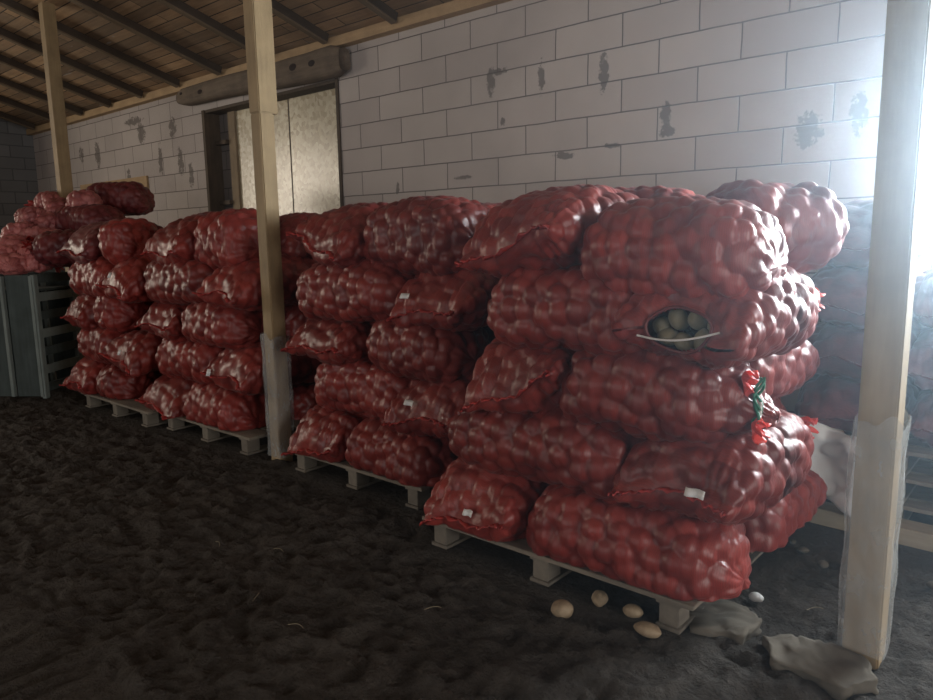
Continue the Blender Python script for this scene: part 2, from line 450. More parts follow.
def floorz(X, Y):
    P = np.stack([X, Y, np.zeros_like(X)], 1)
    W = np.stack([vnoise(P * 2.2, 11), vnoise(P * 2.2 + 7, 12), 0 * X], 1) * .12
    foot = np.maximum(ridg((P + W) * [4.6, 6.2, 1], 1), -.2) * .8 + np.maximum(ridg((P + W * .6) * [8.5, 12, 1], 7), -.1) * 1.0
    q1 = np.maximum(ridg((P + W * .7) * [7.5, 10.5, 1] + 3, 21), 0) ** 2; q2 = np.maximum(ridg((P + W) * [15, 19, 1] + 5, 22), 0) ** 2
    z = foot * .013 + q1 * .020 + q2 * .009 - .010 + vnoise(P * 1.3, 2) * .02 + vnoise((P + W) * 11, 3) * .011 + vnoise(P * 24, 4) * .007 + np.maximum(vnoise(P * 34, 5) - .25, 0) * .022
    z -= .018
    for x0, x1, y0, y1 in list(STACKS.values()) + [(-1.35, .9, 3.6, 4.95)]:
        d = np.maximum(np.maximum(x0 - X, X - x1), np.maximum(y0 - Y, Y - y1))
        k = np.clip(d / .12, 0, 1); z = z * k + (-.002) * (1 - k)
    return np.minimum(z, .03)
def build_floor():
    xs = axis_pts(XL - .2, XR + .2, -8.2, 1.2, .02); ys = axis_pts(YF - .2, YW + .3, .9, 5.0, .02)
    gx, gy = np.meshgrid(xs, ys, indexing='ij'); X = gx.ravel(); Y = gy.ravel()
    Z = floorz(X, Y)
    nx, ny = len(xs), len(ys)
    i, j = np.meshgrid(np.arange(nx - 1), np.arange(ny - 1), indexing='ij'); a = (i * ny + j).ravel()
    faces = np.stack([a, a + ny, a + ny + 1, a + 1], 1)
    return struct(link_mesh('floor', np.stack([X, Y, Z], 1), faces.tolist(), m_floor()))
build_floor()

# ------------------------------------------------------------------ posts
M_POST = wood('post_pine', (.22, .15, .075), (.38, .27, .14), 2, .7)
def post(x, y, label, w=.15, film=None, seed=0, joint=None):
    t = empty('timber_post', (x, y, 0)); tag(t, label, 'post', 'timber posts holding the roof')
    zt = roofz(y) - .17 + .14
    if joint:
        MB().box(-w / 2, w / 2, -w / 2, w / 2, -.06, joint).build('lower_post', M_POST, t, .006)
        MB().box(-w / 2 - .004, w / 2 + .004, -w / 2 - .004, w / 2 + .03, joint, zt).build('upper_post', M_POST, t, .006)
    else: MB().box(-w / 2, w / 2, -w / 2, w / 2, -.06, zt).build('post_shaft', M_POST, t, .006)
    if film:
        z0, z1 = film; n = 40; m = 48; V = []; Fc = []
        for i in range(n + 1):
            for j in range(m):
                a = 2 * PI * j / m; c, s = math.cos(a), math.sin(a); k = 1 / max(abs(c), abs(s))
                V.append((c * k * (w / 2 + .008), s * k * (w / 2 + .008), z0 + (z1 - z0) * i / n))
        V = np.array(V); dn = (vnoise(V * [14, 14, 7] + seed, seed) * .5 + .5) * .016
        rr = np.linalg.norm(V[:, :2], axis=1, keepdims=True); V[:, :2] *= 1 + dn[:, None] / rr
        e = (np.abs(V[:, 2] - z1) < 1e-6); V[e, 2] += vnoise(V[e] * [20, 20, 1] + seed, 4) * .06
        for i in range(n):
            for j in range(m): Fc.append((i * m + j, i * m + (j + 1) % m, (i + 1) * m + (j + 1) % m, (i + 1) * m + j))
        f = link_mesh('plastic_wrap', V, Fc, M_FILM, t); f['label'] = 'cloudy plastic film wrapped round the foot of the post'
    return t
post(-.50, 2.72, 'nearest square timber post at the right, beside the glaring window', .118, (.03, .86), 5)
post(-4.15, 2.80, 'middle square timber post between the second and third sack stacks', .108, (.02, .86), 9, 2.3)
post(-8.62, 3.24, 'far left timber post rising behind the slatted crate', .125)

# ------------------------------------------------------------------ pallets
M_PAL = wood('pallet_wood', (.12, .10, .08), (.26, .22, .17), 0, .85)
M_PALB = wood('pallet_block_wood', (.10, .085, .07), (.21, .18, .14), 1, .85)
def pallet(loc, lx, ly, label, rz=0, H=.138, group=None, nb=7):
    t = empty('wooden_pallet', loc, rz); tag(t, label, 'pallet', group)
    rnd = random.Random(int(lx * 1000 + loc[0] * 77))
    bw = ly / nb
    for k in range(nb):
        y0 = -ly / 2 + k * bw; g = .012 if k else 0
        MB().box(-lx / 2 + rnd.uniform(-.01, .01), lx / 2 + rnd.uniform(-.01, .01), y0 + g, y0 + bw - .012, H - .020, H).build('deck_board', M_PAL, t, .002)
    for cx in (-1, 0, 1):
        for cy in (-1, 0, 1):
            MB().box(cx * (lx / 2 - .10) - .04, cx * (lx / 2 - .10) + .04, cy * (ly / 2 - .07) - .05, cy * (ly / 2 - .07) + .05, .016, H - .036).build('block', M_PALB, t, .003)
        MB().box(cx * (lx / 2 - .10) - .05, cx * (lx / 2 - .10) + .05, -ly / 2 + .01, ly / 2 - .01, H - .036, H - .020).build('cross_board', M_PALB, t, .002)
        MB().box(cx * (lx / 2 - .10) - .05, cx * (lx / 2 - .10) + .05, -ly / 2 + .01, ly / 2 - .01, 0, .016).build('bottom_board', M_PALB, t, .002)
    return t
names = dict(A='nearest stack', B='second stack', C='third stack', D='fourth stack')
for k, (x0, x1, y0, y1) in STACKS.items():
    pallet(((x0 + x1) / 2, (y0 + y1) / 2, 0), x1 - x0 - .01, y1 - y0, {
        'A': 'wooden pallet carrying the nearest and largest-looking stack of red sacks',
        'B': 'wooden pallet under the second sack stack, just right of the middle post',
        'C': 'wooden pallet under the third sack stack, just left of the middle post',
        'D': 'wooden pallet under the fourth sack stack, beside the slatted crate'}[k], group='pallets under the sack stacks')

# ------------------------------------------------------------------ potatoes
def potato_mesh(name, rx, ry, rz, seed):
    V = []; Fc = []; n, m = 14, 20
    for i in range(n + 1):
        p = PI * i / n
        for j in range(m):
            a = 2 * PI * j / m; V.append((math.cos(p), math.sin(p) * math.cos(a), math.sin(p) * math.sin(a)))
    V = np.array(V); V *= (1 + vnoise(V * 1.6 + seed, seed) * .10)[:, None]; V *= [rx, ry, rz]
    for i in range(n):
        for j in range(m): Fc.append((i * m + j, i * m + (j + 1) % m, (i + 1) * m + (j + 1) % m, (i + 1) * m + j))
    return V, Fc
def potato(loc, rot, label, group, r=(.042, .032, .029), seed=1, mat=None):
    V, Fc = potato_mesh('potato', *r, seed)
    o = link_mesh('potato', V, Fc, mat or M_POT); o.location = loc; o.rotation_euler = rot
    return tag(o, label, 'potato', group)
g = 'loose potatoes on the soil'
potato((-1.475, 2.25, .028), (0, 0, .4), 'pale potato on dark soil, leftmost in front of the nearest pallet', g, (.045, .038, .035), 1)
potato((-1.41, 2.43, .022), (0, 0, 2.0), 'pale potato lying closest beneath the front edge of the nearest pallet', g, (.042, .033, .03), 2)
potato((-1.26, 2.43, .018), (0, 0, .2), 'half-shaded potato between two others, near the right pallet block', g, (.04, .03, .026), 3)
potato((-1.15, 2.34, .02), (0, 0, .1), 'flat oval potato, rightmost of the loose ones by the nearest pallet', g, (.052, .034, .026), 4)

# ------------------------------------------------------------------ sacks
def sack_geo(L, W, H, ends, seed, nu=96, nv=92, spacing=.078, amp=.019, tilt=0., hole=None, clip=None):
    """netting bag of potatoes along X.  ends = ('round'|'seam'|'neck', same)"""
    rs = np.random.RandomState(seed)
    u = np.linspace(0, 1, nu + 1); s = .5 - .5 * np.cos(PI * u); s = .55 * s + .45 * u
    th = np.linspace(0, 2 * PI, nv, endpoint=False)
    ex = 2.35 + rs.rand() * .3
    pw = np.ones_like(s); ph = np.ones_like(s); seamw = np.zeros_like(s); tips = np.zeros_like(s)
    for side, e in enumerate(ends):
        d = (s if side == 0 else 1 - s) * L
        if e == 'seam':
            t = np.clip(d / (W * .52), 0, 1)
            q = (1 - (1 - t) ** 2.2) ** (1 / 2.0)
            pw *= .80 + .20 * np.sqrt(t); ph *= .03 + .97 * q; seamw += (1 - t) ** 2 * (1 if side else -1)
        elif e == 'neck':
            t = np.clip(d / (W * .55), 0, 1); q = .16 + .84 * (t * t * (3 - 2 * t)) ** .8
            q = np.where(d < .004, .03, q)
            pw *= q; ph *= q; tips += (1 - t) ** 2
        else:
            rl_ = W * (.50 if rs.rand() < .5 else .42)
            t = np.clip(d / rl_, 0, 1); q = np.maximum((1 - (1 - t) ** 2.3), 0) ** (1 / 2.1)
            pw *= np.maximum(q, .02); ph *= np.maximum(q, .02); tips += (1 - t) ** 3
    SS, TH = np.meshgrid(s, th, indexing='ij'); c, sn = np.cos(TH), np.sin(TH)
    X = (SS - .5) * L
    yn = np.sign(c) * np.abs(c) ** (2 / ex); zn = np.sign(sn) * np.abs(sn) ** (2 / ex)
    Y = yn * W / 2 * pw[:, None]; Z = zn * H / 2 * ph[:, None]
    # ears at the seam corners, crooked seam
    X = X + seamw[:, None] * (.045 * np.abs(yn) ** 3 - .01)
    SW = np.abs(seamw)[:, None]
    Z = Z + SW * (tilt * Y + .018 * np.sin(Y * 16 + seed) - .02)
    # bend and droop
    Z = Z - (.03 + .03 * rs.rand()) * np.abs(2 * SS - 1) ** 3 * H / .3
    Y = Y + (rs.rand() - .5) * .07 * np.sin(PI * SS)
    P = np.stack([X, Y, Z], 2).reshape(-1, 3)
    P += np.stack([vnoise(P * 5 + seed, seed), vnoise(P * 5 + 9 + seed, seed + 1), vnoise(P * 5 + 19 + seed, seed + 2)], 1) * .020
    # base normals
    G = P.reshape(nu + 1, nv, 3)
    du = np.gradient(G, axis=0); dv = np.roll(G, -1, 1) - np.roll(G, 1, 1)
    Nn = np.cross(dv, du); ln = np.linalg.norm(Nn, axis=2, keepdims=True); Nn = (Nn / np.maximum(ln, 1e-9)).reshape(-1, 3)
    if (Nn * (P - P.mean(0))).sum() < 0: Nn = -Nn
    # potatoes pressing on the net: dart throwing over the skin
    idx = rs.permutation(len(P)); cen = []
    lim = spacing * .80
    arr = np.empty((0, 3))
    for k in idx[:4200]:
        p = P[k]
        if len(arr) == 0 or ((arr - p) ** 2).sum(1).min() > lim * lim:
            arr = np.vstack([arr, p])
    R = spacing * (.60 + .16 * rs.rand(len(arr)))
    tone = rs.rand(len(arr))
    D = np.empty((len(P), len(arr)))
    for k in range(0, len(P), 4096):
        D[k:k + 4096] = np.sqrt(((P[k:k + 4096, None, :] - arr[None]) ** 2).sum(2))
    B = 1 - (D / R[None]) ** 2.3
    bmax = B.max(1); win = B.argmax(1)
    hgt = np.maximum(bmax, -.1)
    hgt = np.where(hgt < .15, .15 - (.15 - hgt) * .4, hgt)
    endk = np.clip((np.abs(seamw) + tips)[np.repeat(np.arange(nu + 1), nv)], 0, 1)
    disp = amp * (hgt - .5) * (1 - .35 * endk)
    # puckers running into the closed ends
    ang_ = np.tile(th, nu + 1)
    y_ = P[:, 1]
    k1 = np.abs(seamw)[np.repeat(np.arange(nu + 1), nv)]
    k2 = np.clip(tips, 0, 1)[np.repeat(np.arange(nu + 1), nv)]
    disp += k1 * .008 * np.sin(y_ * 150 + 2 * np.sin(y_ * 31 + seed)) * np.sin(PI * np.clip(k1, 0, 1)) * 1.2
    disp += k2 * .005 * np.cos(13 * ang_ + seed) * np.sin(PI * k2)
    # threads pulled tight round the girth
    disp += 0.0016 * np.sin(P[:, 0] * 2 * PI / .042 + 2.5 * vnoise(P * 6, seed + 5))
    P = P + Nn * disp[:, None]
    H2 = H / 2 + .018
    zz = P[:, 2]; P[:, 2] = np.where(np.abs(zz) > H2, np.sign(zz) * (H2 + (np.abs(zz) - H2) * .3), zz)
    if clip is not None: P[:, 2] = np.where(P[:, 2] < -clip, -clip - .002 * np.tanh((-clip - P[:, 2]) * 20), P[:, 2])
    i, j = np.meshgrid(np.arange(nu), np.arange(nv), indexing='ij'); a = (i * nv + j).ravel(); a2 = (i * nv + (j + 1) % nv).ravel()
    F = np.stack([a, a2, a2 + nv, a + nv], 1)
    if hole is not None:
        hy, hz, ry, rz = hole
        ctr = P[F].mean(1)
        kill = (ctr[:, 0] > L / 2 - .24) & (((ctr[:, 1] - hy) / ry) ** 2 + ((ctr[:, 2] - hz) / rz) ** 2 < 1)
        F = F[~kill]
    F = F.tolist()
    F.append(list(range(nv))[::-1])
    if hole is None: F.append([nu * nv + k for k in range(nv)])
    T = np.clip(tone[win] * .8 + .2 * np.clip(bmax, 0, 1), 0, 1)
    return P, F, T, G

def put_attr(o, T):
    at = o.data.attributes.new('tone', 'FLOAT', 'POINT'); at.data.foreach_set('value', T.astype(np.float32))

def seam_strip(P, nu, nv, L, parent, seed, mat=M_SEAM):
    """hem along the seamed end (+X)"""
    row = P[nu * nv:(nu + 1) * nv]; half = row[: nv // 2 + 1]
    V = []; Fc = []; n = len(half)
    rs = np.random.RandomState(seed)
    for k, p in enumerate(half):
        wv = .006 * math.sin(k * 1.1 + seed) + .004 * math.sin(k * 2.7); ln = .020 + .010 * math.sin(k * .9 + seed * 2)
        for (dx, dz) in ((-.012, .006), (ln, .004 + wv), (ln + .001, -.002 + wv), (-.012, -.006)):
            V.append((p[0] + dx, p[1], row[:, 2].mean() * 0 + p[2] - (0 if True else 0) + dz))
    for k in range(n - 1):
        for q in range(4): Fc.append((k * 4 + q, k * 4 + (q + 1) % 4, (k + 1) * 4 + (q + 1) % 4, (k + 1) * 4 + q))
    Fc.append((0, 1, 2, 3)); Fc.append(tuple((n - 1) * 4 + q for q in (3, 2, 1, 0)))
    return link_mesh('closing_seam', V, Fc, mat, parent)

def label_tag(parent, P, L, y, dz=.0, w=.055, h=.025, rot=0.0):
    # find the skin nearest to (end, y)
    m = (P[:, 0] > L / 2 - .22) & (np.abs(P[:, 1] - y) < .03) & (np.abs(P[:, 2] - dz) < .03)
    x = P[m, 0].max() if m.any() else L / 2
    V = []; n = 6
    for i in range(n + 1):
        a = (i / n - .5) * w
        for b in (-.5, .5):
            V.append((x + .028 + .006 * math.sin(i * 1.3) + b * -.016, y + a * math.cos(rot) + b * h * -math.sin(rot) * .5, dz + b * h + a * math.sin(rot)))
    Fc = [(i * 2, i * 2 + 2, i * 2 + 3, i * 2 + 1) for i in range(n)]
    o = link_mesh('label_tag', V, Fc, M_TAG, parent)
    sm = o.modifiers.new('thick', 'SOLIDIFY'); sm.thickness = .002
    o['label'] = 'white paper label at the closed end'
    return o

def tuft(parent, x, sgn, r=.05, seed=0, mat=M_SEAM, name='tied_neck', length=.07, y=0, z=0):
    """crumpled ruff where the net is tied: a thick pleated fan"""
    n, m = 8, 48; V = []
    for i in range(n + 1):
        t = i / n
        for j in range(m):
            a = 2 * PI * j / m
            rr = (.012 + (r - .012) * t ** .8) * (1 + .38 * t * math.sin(a * 7 + seed) + .18 * t * math.sin(a * 11 + 2 * seed))
            V.append((x + sgn * (t * length + .02 * t * math.sin(a * 5 + seed)), y + rr * math.cos(a), z + rr * math.sin(a) - .02 * t * t))
    Fc = []
    for i in range(n):
        for j in range(m): Fc.append((i * m + j, i * m + (j + 1) % m, (i + 1) * m + (j + 1) % m, (i + 1) * m + j))
    Fc.append(tuple(range(m)))
    o = link_mesh(name, V, Fc, mat, parent); s = o.modifiers.new('thick', 'SOLIDIFY'); s.thickness = .003
    return o

LAYER = ['bottom', 'second lowest', 'middle', 'second highest', 'top']
GH = .30; BASE = .14
_cache = {}
def make_sack(label, group, loc, yaw, L, W, H, ends, seed, mat=None, hi=False, tilt=0., tagp=None, frill=False, hole=None, roll=0., pitch=0., spacing=.087, share=None, neck=True, amp=.027, clip=None):
    mat = mat or M_SACK
    if share is not None and (share, clip is None) in _cache:
        share = (share, clip is None); src = _cache[share]
        o = src.copy(); COL.objects.link(o)
        for ch in src.children:
            c = ch.copy(); COL.objects.link(c); c.parent = o
            for g2 in ch.children:
                d2 = g2.copy(); COL.objects.link(d2); d2.parent = c
        k = src['_dims'] if '_dims' in src else None
        o.scale = (L / _dim[share][0], W / _dim[share][1], H / _dim[share][2])
    else:
        nu, nv = (130, 124) if hi else (84, 80)
        P, F, T, G = sack_geo(L, W, H, ends, seed, nu, nv, tilt=tilt, hole=hole, spacing=spacing, amp=amp, clip=clip)
        o = link_mesh('potato_sack', P, F, mat); put_attr(o, T)
        sm_ = None
        if ends[1] == 'seam' and hole is None: sm_ = seam_strip(P, nu, nv, L, o, seed, M_DARK if mat is M_FAR else M_SEAM)
        if ends[0] == 'neck' and neck: tuft(o, -L / 2 + .01, -1, .045, seed, M_FRILL if frill else M_SEAM, 'net_frill' if frill else 'tied_neck')
        if ends[1] == 'neck' and neck: tuft(o, L / 2 - .01, 1, .05, seed, M_FRILL if frill else M_SEAM, 'net_frill' if frill else 'tied_neck')
        if tagp is not None: label_tag(sm_ or o, P, L, *tagp)
        if share is not None: _cache[(share, clip is None)] = o; _dim[(share, clip is None)] = (L, W, H)
    o.location = loc; o.rotation_euler = (roll, pitch, yaw)
    tag(o, label, 'sack', group)
    return o
_dim = {}

rnd = random.Random(5)
SPAN = {'A': [((-2.39, -1.80), (-1.82, -.86)), ((-2.27, -1.27), (-1.38, -.84)), ((-2.14, -1.54), (-1.64, -.74)), ((-2.04, -1.22), (-1.36, -.83)), ((-2.10, -1.46), (-1.54, -.76))],
        'B': [((-3.88, -3.31), (-3.36, -2.44)), ((-3.72, -2.84), (-2.93, -2.38)), ((-3.90, -3.20), (-3.20, -2.34)), ((-3.76, -2.82), (-2.88, -2.32)), ((-3.74, -3.08), (-3.18, -2.26))],
        'C': [((-5.85, -5.26), (-5.28, -4.24)), ((-5.66, -4.82), (-4.85, -4.26)), ((-5.85, -5.27), (-5.29, -4.26)), ((-5.78, -4.80), (-4.83, -4.26)), ((-5.61, -5.04), (-5.07, -4.22))],
        'D': [((-7.20, -6.67), (-6.73, -5.90)), ((-7.03, -6.30), (-6.34, -5.74)), ((-7.12, -6.68), (-6.69, -5.90)), ((-7.05, -6.25), (-6.29, -5.80)), ((-7.16, -6.45), (-6.42, -5.70))]}
def stack(key, detail, over={}):
    x0, x1, y0, y1 = STACKS[key]; w = x1 - x0; nm = names[key]; grp = 'red net sacks on the ' + nm
    WE = w * .40; LS = w * .63; LE = .88; WS = .50
    for k in range(5):
        z = BASE + .155 + k * GH
        left_end = (k % 2 == 0)
        for pos in ('fl', 'fr', 'bl', 'br'):
            isE = (pos in ('fl', 'br')) == left_end
            back = pos[0] == 'b'; right = pos[1] == 'r'
            p = dict(over.get((k, pos), {}))
            j = lambda a: rnd.uniform(-a, a)
            if isE:
                W_, L_ = WE + .02 + j(.015), LE + j(.03)
                cx = (x1 - WE / 2) if right else (x0 + WE / 2)
                cy = (y0 + LE / 2 - .01) if not back else (y1 - LE / 2)
                yaw = -PI / 2 if not back else PI / 2           # seam (+X end) outward
                ends = ('round', 'seam')
            else:
                W_, L_ = WS + j(.015), LS + j(.02)
                cx = (x1 - LS / 2) if right else (x0 + LS / 2)
                cy = (y0 + WS / 2) if not back else (y1 - WS / 2)
                yaw = 0 if not back else (0 if right else PI)
                ends = ('round', 'neck') if (right and k % 2 == 1) or (back and right) else ('round', 'round')
            if not back:
                sx0, sx1 = SPAN[key][k][1 if right else 0]
                cx = (sx0 + sx1) / 2
                if isE: W_ = sx1 - sx0 + .01
                else:
                    if right: sx1 *= 1.06
                    else: sx0 *= 1.01
                    cx = (sx0 + sx1) / 2; L_ = sx1 - sx0 + .02
                if k == 0: cy -= .04
            yaw += j(.04)
            H_ = GH + .065 + (.015 if k == 4 else 0)
            clip = z - BASE - .002 if k == 0 else None
            if k == 0: z -= .02; clip -= .02; H_ += .02
            where = {'fl': 'front left', 'fr': 'front right', 'bl': 'back left', 'br': 'back right'}[pos]
            how = ('end-on' if isE else 'lengthwise')
            lab = p.pop('label', None) or f'{how} red net potato sack, {where} of the {LAYER[k]} layer, {nm}'
            ends = p.pop('ends', ends)
            dx, dy, dz, dyaw = p.pop('d', (0, 0, 0, 0))
            L_ *= p.pop('sl', 1); W_ *= p.pop('sw', 1); H_ *= p.pop('sh', 1)
            if detail and 'tagp' not in p and isE and not back and k in (1,): pass
            share = None
            if back and not (right and key == 'A') and k < 4: share = ('E' if isE else 'S')
            o = make_sack(lab, grp, (cx + j(.012) + dx, cy + j(.012) + dy, z + dz), yaw + dyaw, L_, W_, H_, ends,
                          seed=int(ord(key) * 100 + k * 10 + {'fl': 0, 'fr': 1, 'bl': 2, 'br': 3}[pos]), hi=detail and not back, clip=clip,
                          tilt=p.pop('tilt', j(.25)) if isE else 0, share=share, **p)
            p['o'] = o; made[(key, k, pos)] = o
made = {}
stack('A', True, {
    (0, 'fl'): dict(label='end-on red sack with white label, bottom left corner of the nearest stack', tagp=(.02, -.02), tilt=.18),
    (0, 'fr'): dict(label='long red sack bulging over the front right pallet edge, bottom of nearest stack', ),
    (1, 'fr'): dict(label='red sack with white label on its slack seam, lower right of nearest stack', tagp=(.10, -.02, .075, .028), tilt=.05),
    (1, 'fl'): dict(),
    (2, 'fl'): dict(tilt=.45, sh=1.0),
    (2, 'fr'): dict(d=(-.03, 0, 0, 0), label='long red sack with bright red and green ties at its right end, nearest stack', frill=True, ends=('round', 'neck'), neck=False),
    (3, 'fr'): dict(label='torn red sack whose open mouth shows potatoes, nearest stack', ends=('round', 'seam'), hole=(.0, -.035, .115, .075), tilt=-.1),
    (3, 'fl'): dict(),
    (3, 'br'): dict(label='red sack with bright red frayed end, behind the torn sack, nearest stack', frill=True, ends=('round', 'neck')),
    (1, 'br'): dict(frill=True), (0, 'br'): dict(d=(.10, .0, 0, 0)),
    (4, 'fl'): dict(tilt=.3, sh=.98, d=(0, 0, .015, -.12)),
    (4, 'fr'): dict(label='plump glossy sack lying lengthwise on the top right of nearest stack', sh=.96, d=(-.045, 0, -.062, 0)),
    (4, 'br'): dict(label='sack with pointed end sticking out right, top back of nearest stack', ends=('neck', 'neck'), neck=False, sh=1.02, sw=.92, sl=.94, d=(.15, -.02, .02, -.55)),
    (4, 'bl'): dict(sh=1.1, d=(.1, 0, .02, 0)),
})
stack('B', True, {
    (3, 'fr'): dict(tagp=(-.12, 0, .07, .026), label='end-on red sack with white label, second highest layer of the second stack'),
    (1, 'fr'): dict(tagp=(-.06, .02, .07, .026), label='end-on red sack with white label, second lowest layer of the second stack'),
    (2, 'fl'): dict(ends=('round', 'seam')), (4, 'fr'): dict(sh=1.08), (4, 'fl'): dict(sh=1.05, d=(0, 0, .01, -.15)),
})
stack('C', False, {
    (1, 'fr'): dict(tagp=(-.15, -.03, .06, .05), label='end-on red sack with small white label, second lowest layer of third stack'),
    (4, 'fl'): dict(sh=1.1), (4, 'fr'): dict(sh=1.15, ends=('round', 'round')),
})
stack('D', False, {
    (0, 'fr'): dict(), (3, 'fr'): dict(tagp=(.03, .04, .05, .04), label='end-on red sack with small white label, second highest layer of fourth stack'),
    (1, 'fr'): dict(tagp=(.03, .0, .05, .04), label='end-on red sack with small white label, second lowest layer of fourth stack'),
    (4, 'fl'): dict(mat=M_DARK, label='dark red sack on the top left corner of the fourth stack'), (4, 'fr'): dict(sh=1.12),
})

def stick(o, y, z, seed, r=.038):
    m = [v.co for v in o.data.vertices if v.co.x > 0 and abs(v.co.y - y) < .02 and abs(v.co.z - z) < .02]
    x = max((c.x for c in m), default=.4)
    return tuft(o, x - .012, 1, r, seed, M_FRILL, 'net_frill', .035, y, z), x
# frills, cords of the long sack with red ties (third layer of the nearest stack)
o = made[('A', 2, 'fr')]; Lx = o.data.vertices and max(v.co.x for v in o.data.vertices)
_, Lx = stick(o, -.08, .085, 2)
_, Lx2 = stick(o, -.10, -.08, 5); Lx = max(Lx, Lx2) + .03
for q in range(3):
    tube('green_tie', [(Lx - .03 + .012 * math.sin(t * 9 + q), -.075 - .02 * t + .015 * math.sin(t * 6 + q * 2), .09 - t * .16) for t in np.linspace(0, 1, 14)], .0055, M_GREEN, o)
tube('white_tie', [(Lx - .02, -.085 - .01 * t, -.0 - t * .06 + .01 * math.sin(t * 8)) for t in np.linspace(0, 1, 10)], .006, M_CORD, o)
# frills on the back right ones, nearest stack
for key in (('A', 3, 'br'), ('A', 1, 'br')):
    o = made[key]; Lx = max(v.co.x for v in o.data.vertices)
    tuft(o, Lx - .04, 1, .04, 3, M_FRILL, 'net_frill', .045, -.10, -.02)

# the torn mouth: drawn edge, cord and the potatoes inside
o = made[('A', 3, 'fr')]
co = np.array([v.co[:] for v in o.data.vertices]); co = co[co[:, 0] > .15]
c = Vector((0, 0, -.035)); sp = []
for q in range(30):
    a = q * PI / 15; y = .118 * math.cos(a) * (1 + .05 * math.sin(3 * a)); z = -.035 + .078 * math.sin(a) * (1 + .06 * math.sin(4 * a))
    dd = np.hypot(co[:, 1] - y, co[:, 2] - z); near = co[dd < dd.min() + .012]
    sp.append(Vector((near[:, 0].max() + .002, y, z)))
sp = [Vector(((sp[i - 2].x + sp[i - 1].x + sp[i].x + sp[(i + 1) % 30].x + sp[(i + 2) % 30].x) / 5, sp[i].y, sp[i].z)) for i in range(30)]
c.x = sum(p.x for p in sp) / 30
if True:
    tube('torn_edge', sp, .006, M_SACK, o, closed=True)
    tube('draw_cord', [Vector((c.x + .015 + .02 * math.sin(PI * t), c.y - .15 + .30 * t, c.z - .012 + .03 * (t - .5) - .02 * math.sin(PI * t))) for t in np.linspace(0, 1, 16)], .004, M_CORD, o)
    Mw = Matrix.Translation(o.location) @ o.rotation_euler.to_matrix().to_4x4()
    M_POTI = simple('mouth_potato_skin', (.24, .20, .12), .55)  # duller brown skin for the potatoes inside the mouth
    i = 0
    PL = ['lower left', 'lowest middle', 'lower right', 'upper left', 'upper right', 'far left', 'far right']
    for (y, z, dx) in ((-.07, -.035, -.045), (0, -.05, -.04), (.075, -.04, -.045), (-.035, .03, -.06), (.045, .03, -.06), (-.11, .0, -.07), (.12, .005, -.07)):
        w = Mw @ Vector((c.x - .015 + dx, c.y + y * .9, c.z + z))
        potato(w, (.3 * i, .7 * i, 1.1 * i), 'greenish potato in the torn mouth of a red sack, ' + PL[i] + ' of the cluster', 'potatoes in the torn sack mouth', (.043, .036, .033), 20 + i, M_POTI); i += 1

# ------------------------------------------------------------------ stack beyond the right post
for i in range(3):
    pallet((-.66, 4.45, i * .14), 1.15, .92, ['lowest', 'middle', 'uppermost'][i] + ' of three pallets stacked below the far sacks behind the nearest post', group='stacked pallets behind the nearest post')
for i, x in enumerate((-.93, -.38)):
    for k in range(4 if i == 0 else 3):
        make_sack(f"dark sack behind the nearest post, {['left', 'right'][i]} column, {['lowest', 'second', 'third', 'highest'][k]} up", 'dark sacks behind the nearest post',
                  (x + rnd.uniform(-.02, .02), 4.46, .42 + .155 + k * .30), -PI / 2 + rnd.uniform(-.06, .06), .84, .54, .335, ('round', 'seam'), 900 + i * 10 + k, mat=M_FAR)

# white plastic bag flung over the pallets
def cloth(name, pts_fn, nu, nv, mat):
    V = [pts_fn(i / nu, j / nv) for i in range(nu + 1) for j in range(nv + 1)]
    Fc = [(i * (nv + 1) + j, (i + 1) * (nv + 1) + j, (i + 1) * (nv + 1) + j + 1, i * (nv + 1) + j + 1) for i in range(nu) for j in range(nv)]
    V = np.array(V)
    V += np.stack([vnoise(V * 9 + 3, 1), vnoise(V * 9 + 8, 2), vnoise(V * 9 + 5, 3)], 1) * .03 + np.stack([vnoise(V * 22, 4)] * 3, 1) * .012
    o = link_mesh(name, V, Fc, mat); s = o.modifiers.new('thick', 'SOLIDIFY'); s.thickness = .004
    return o
def bagf(u, v):
    x = -1.24 + .52 * u; t = v * .62
    if t < .16: return (x, 3.93 - .0 + (.16 - t) * .35, .47 + .05 * math.sin(u * 6))
    return (x + .03 * math.sin(v * 5), 3.90 - .03 * math.sin(u * 9) - .1 * (t - .16), .50 - (t - .16) * (.45 + .5 * u))
bo = cloth('plastic_bag', bagf, 40, 40, M_PLASTIC_W)
tag(bo, 'crumpled white plastic bag hanging over pallets between nearest stack and post', 'bag')

# long beam on the floor
M_BEAM = wood('floor_beam', (.24, .20, .14), (.42, .36, .26), 0, .85)
bmv = MB().box(-2.2, 1.6, -.07, .07, 0, .085).build('floor_beam', M_BEAM, None, .004)
bmv.location = (.35 + .05, 3.84 + .02, -.004); bmv.rotation_euler = (0, 0, -.04)
tag(bmv, 'long squared timber lying on the soil behind the nearest post', 'beam')

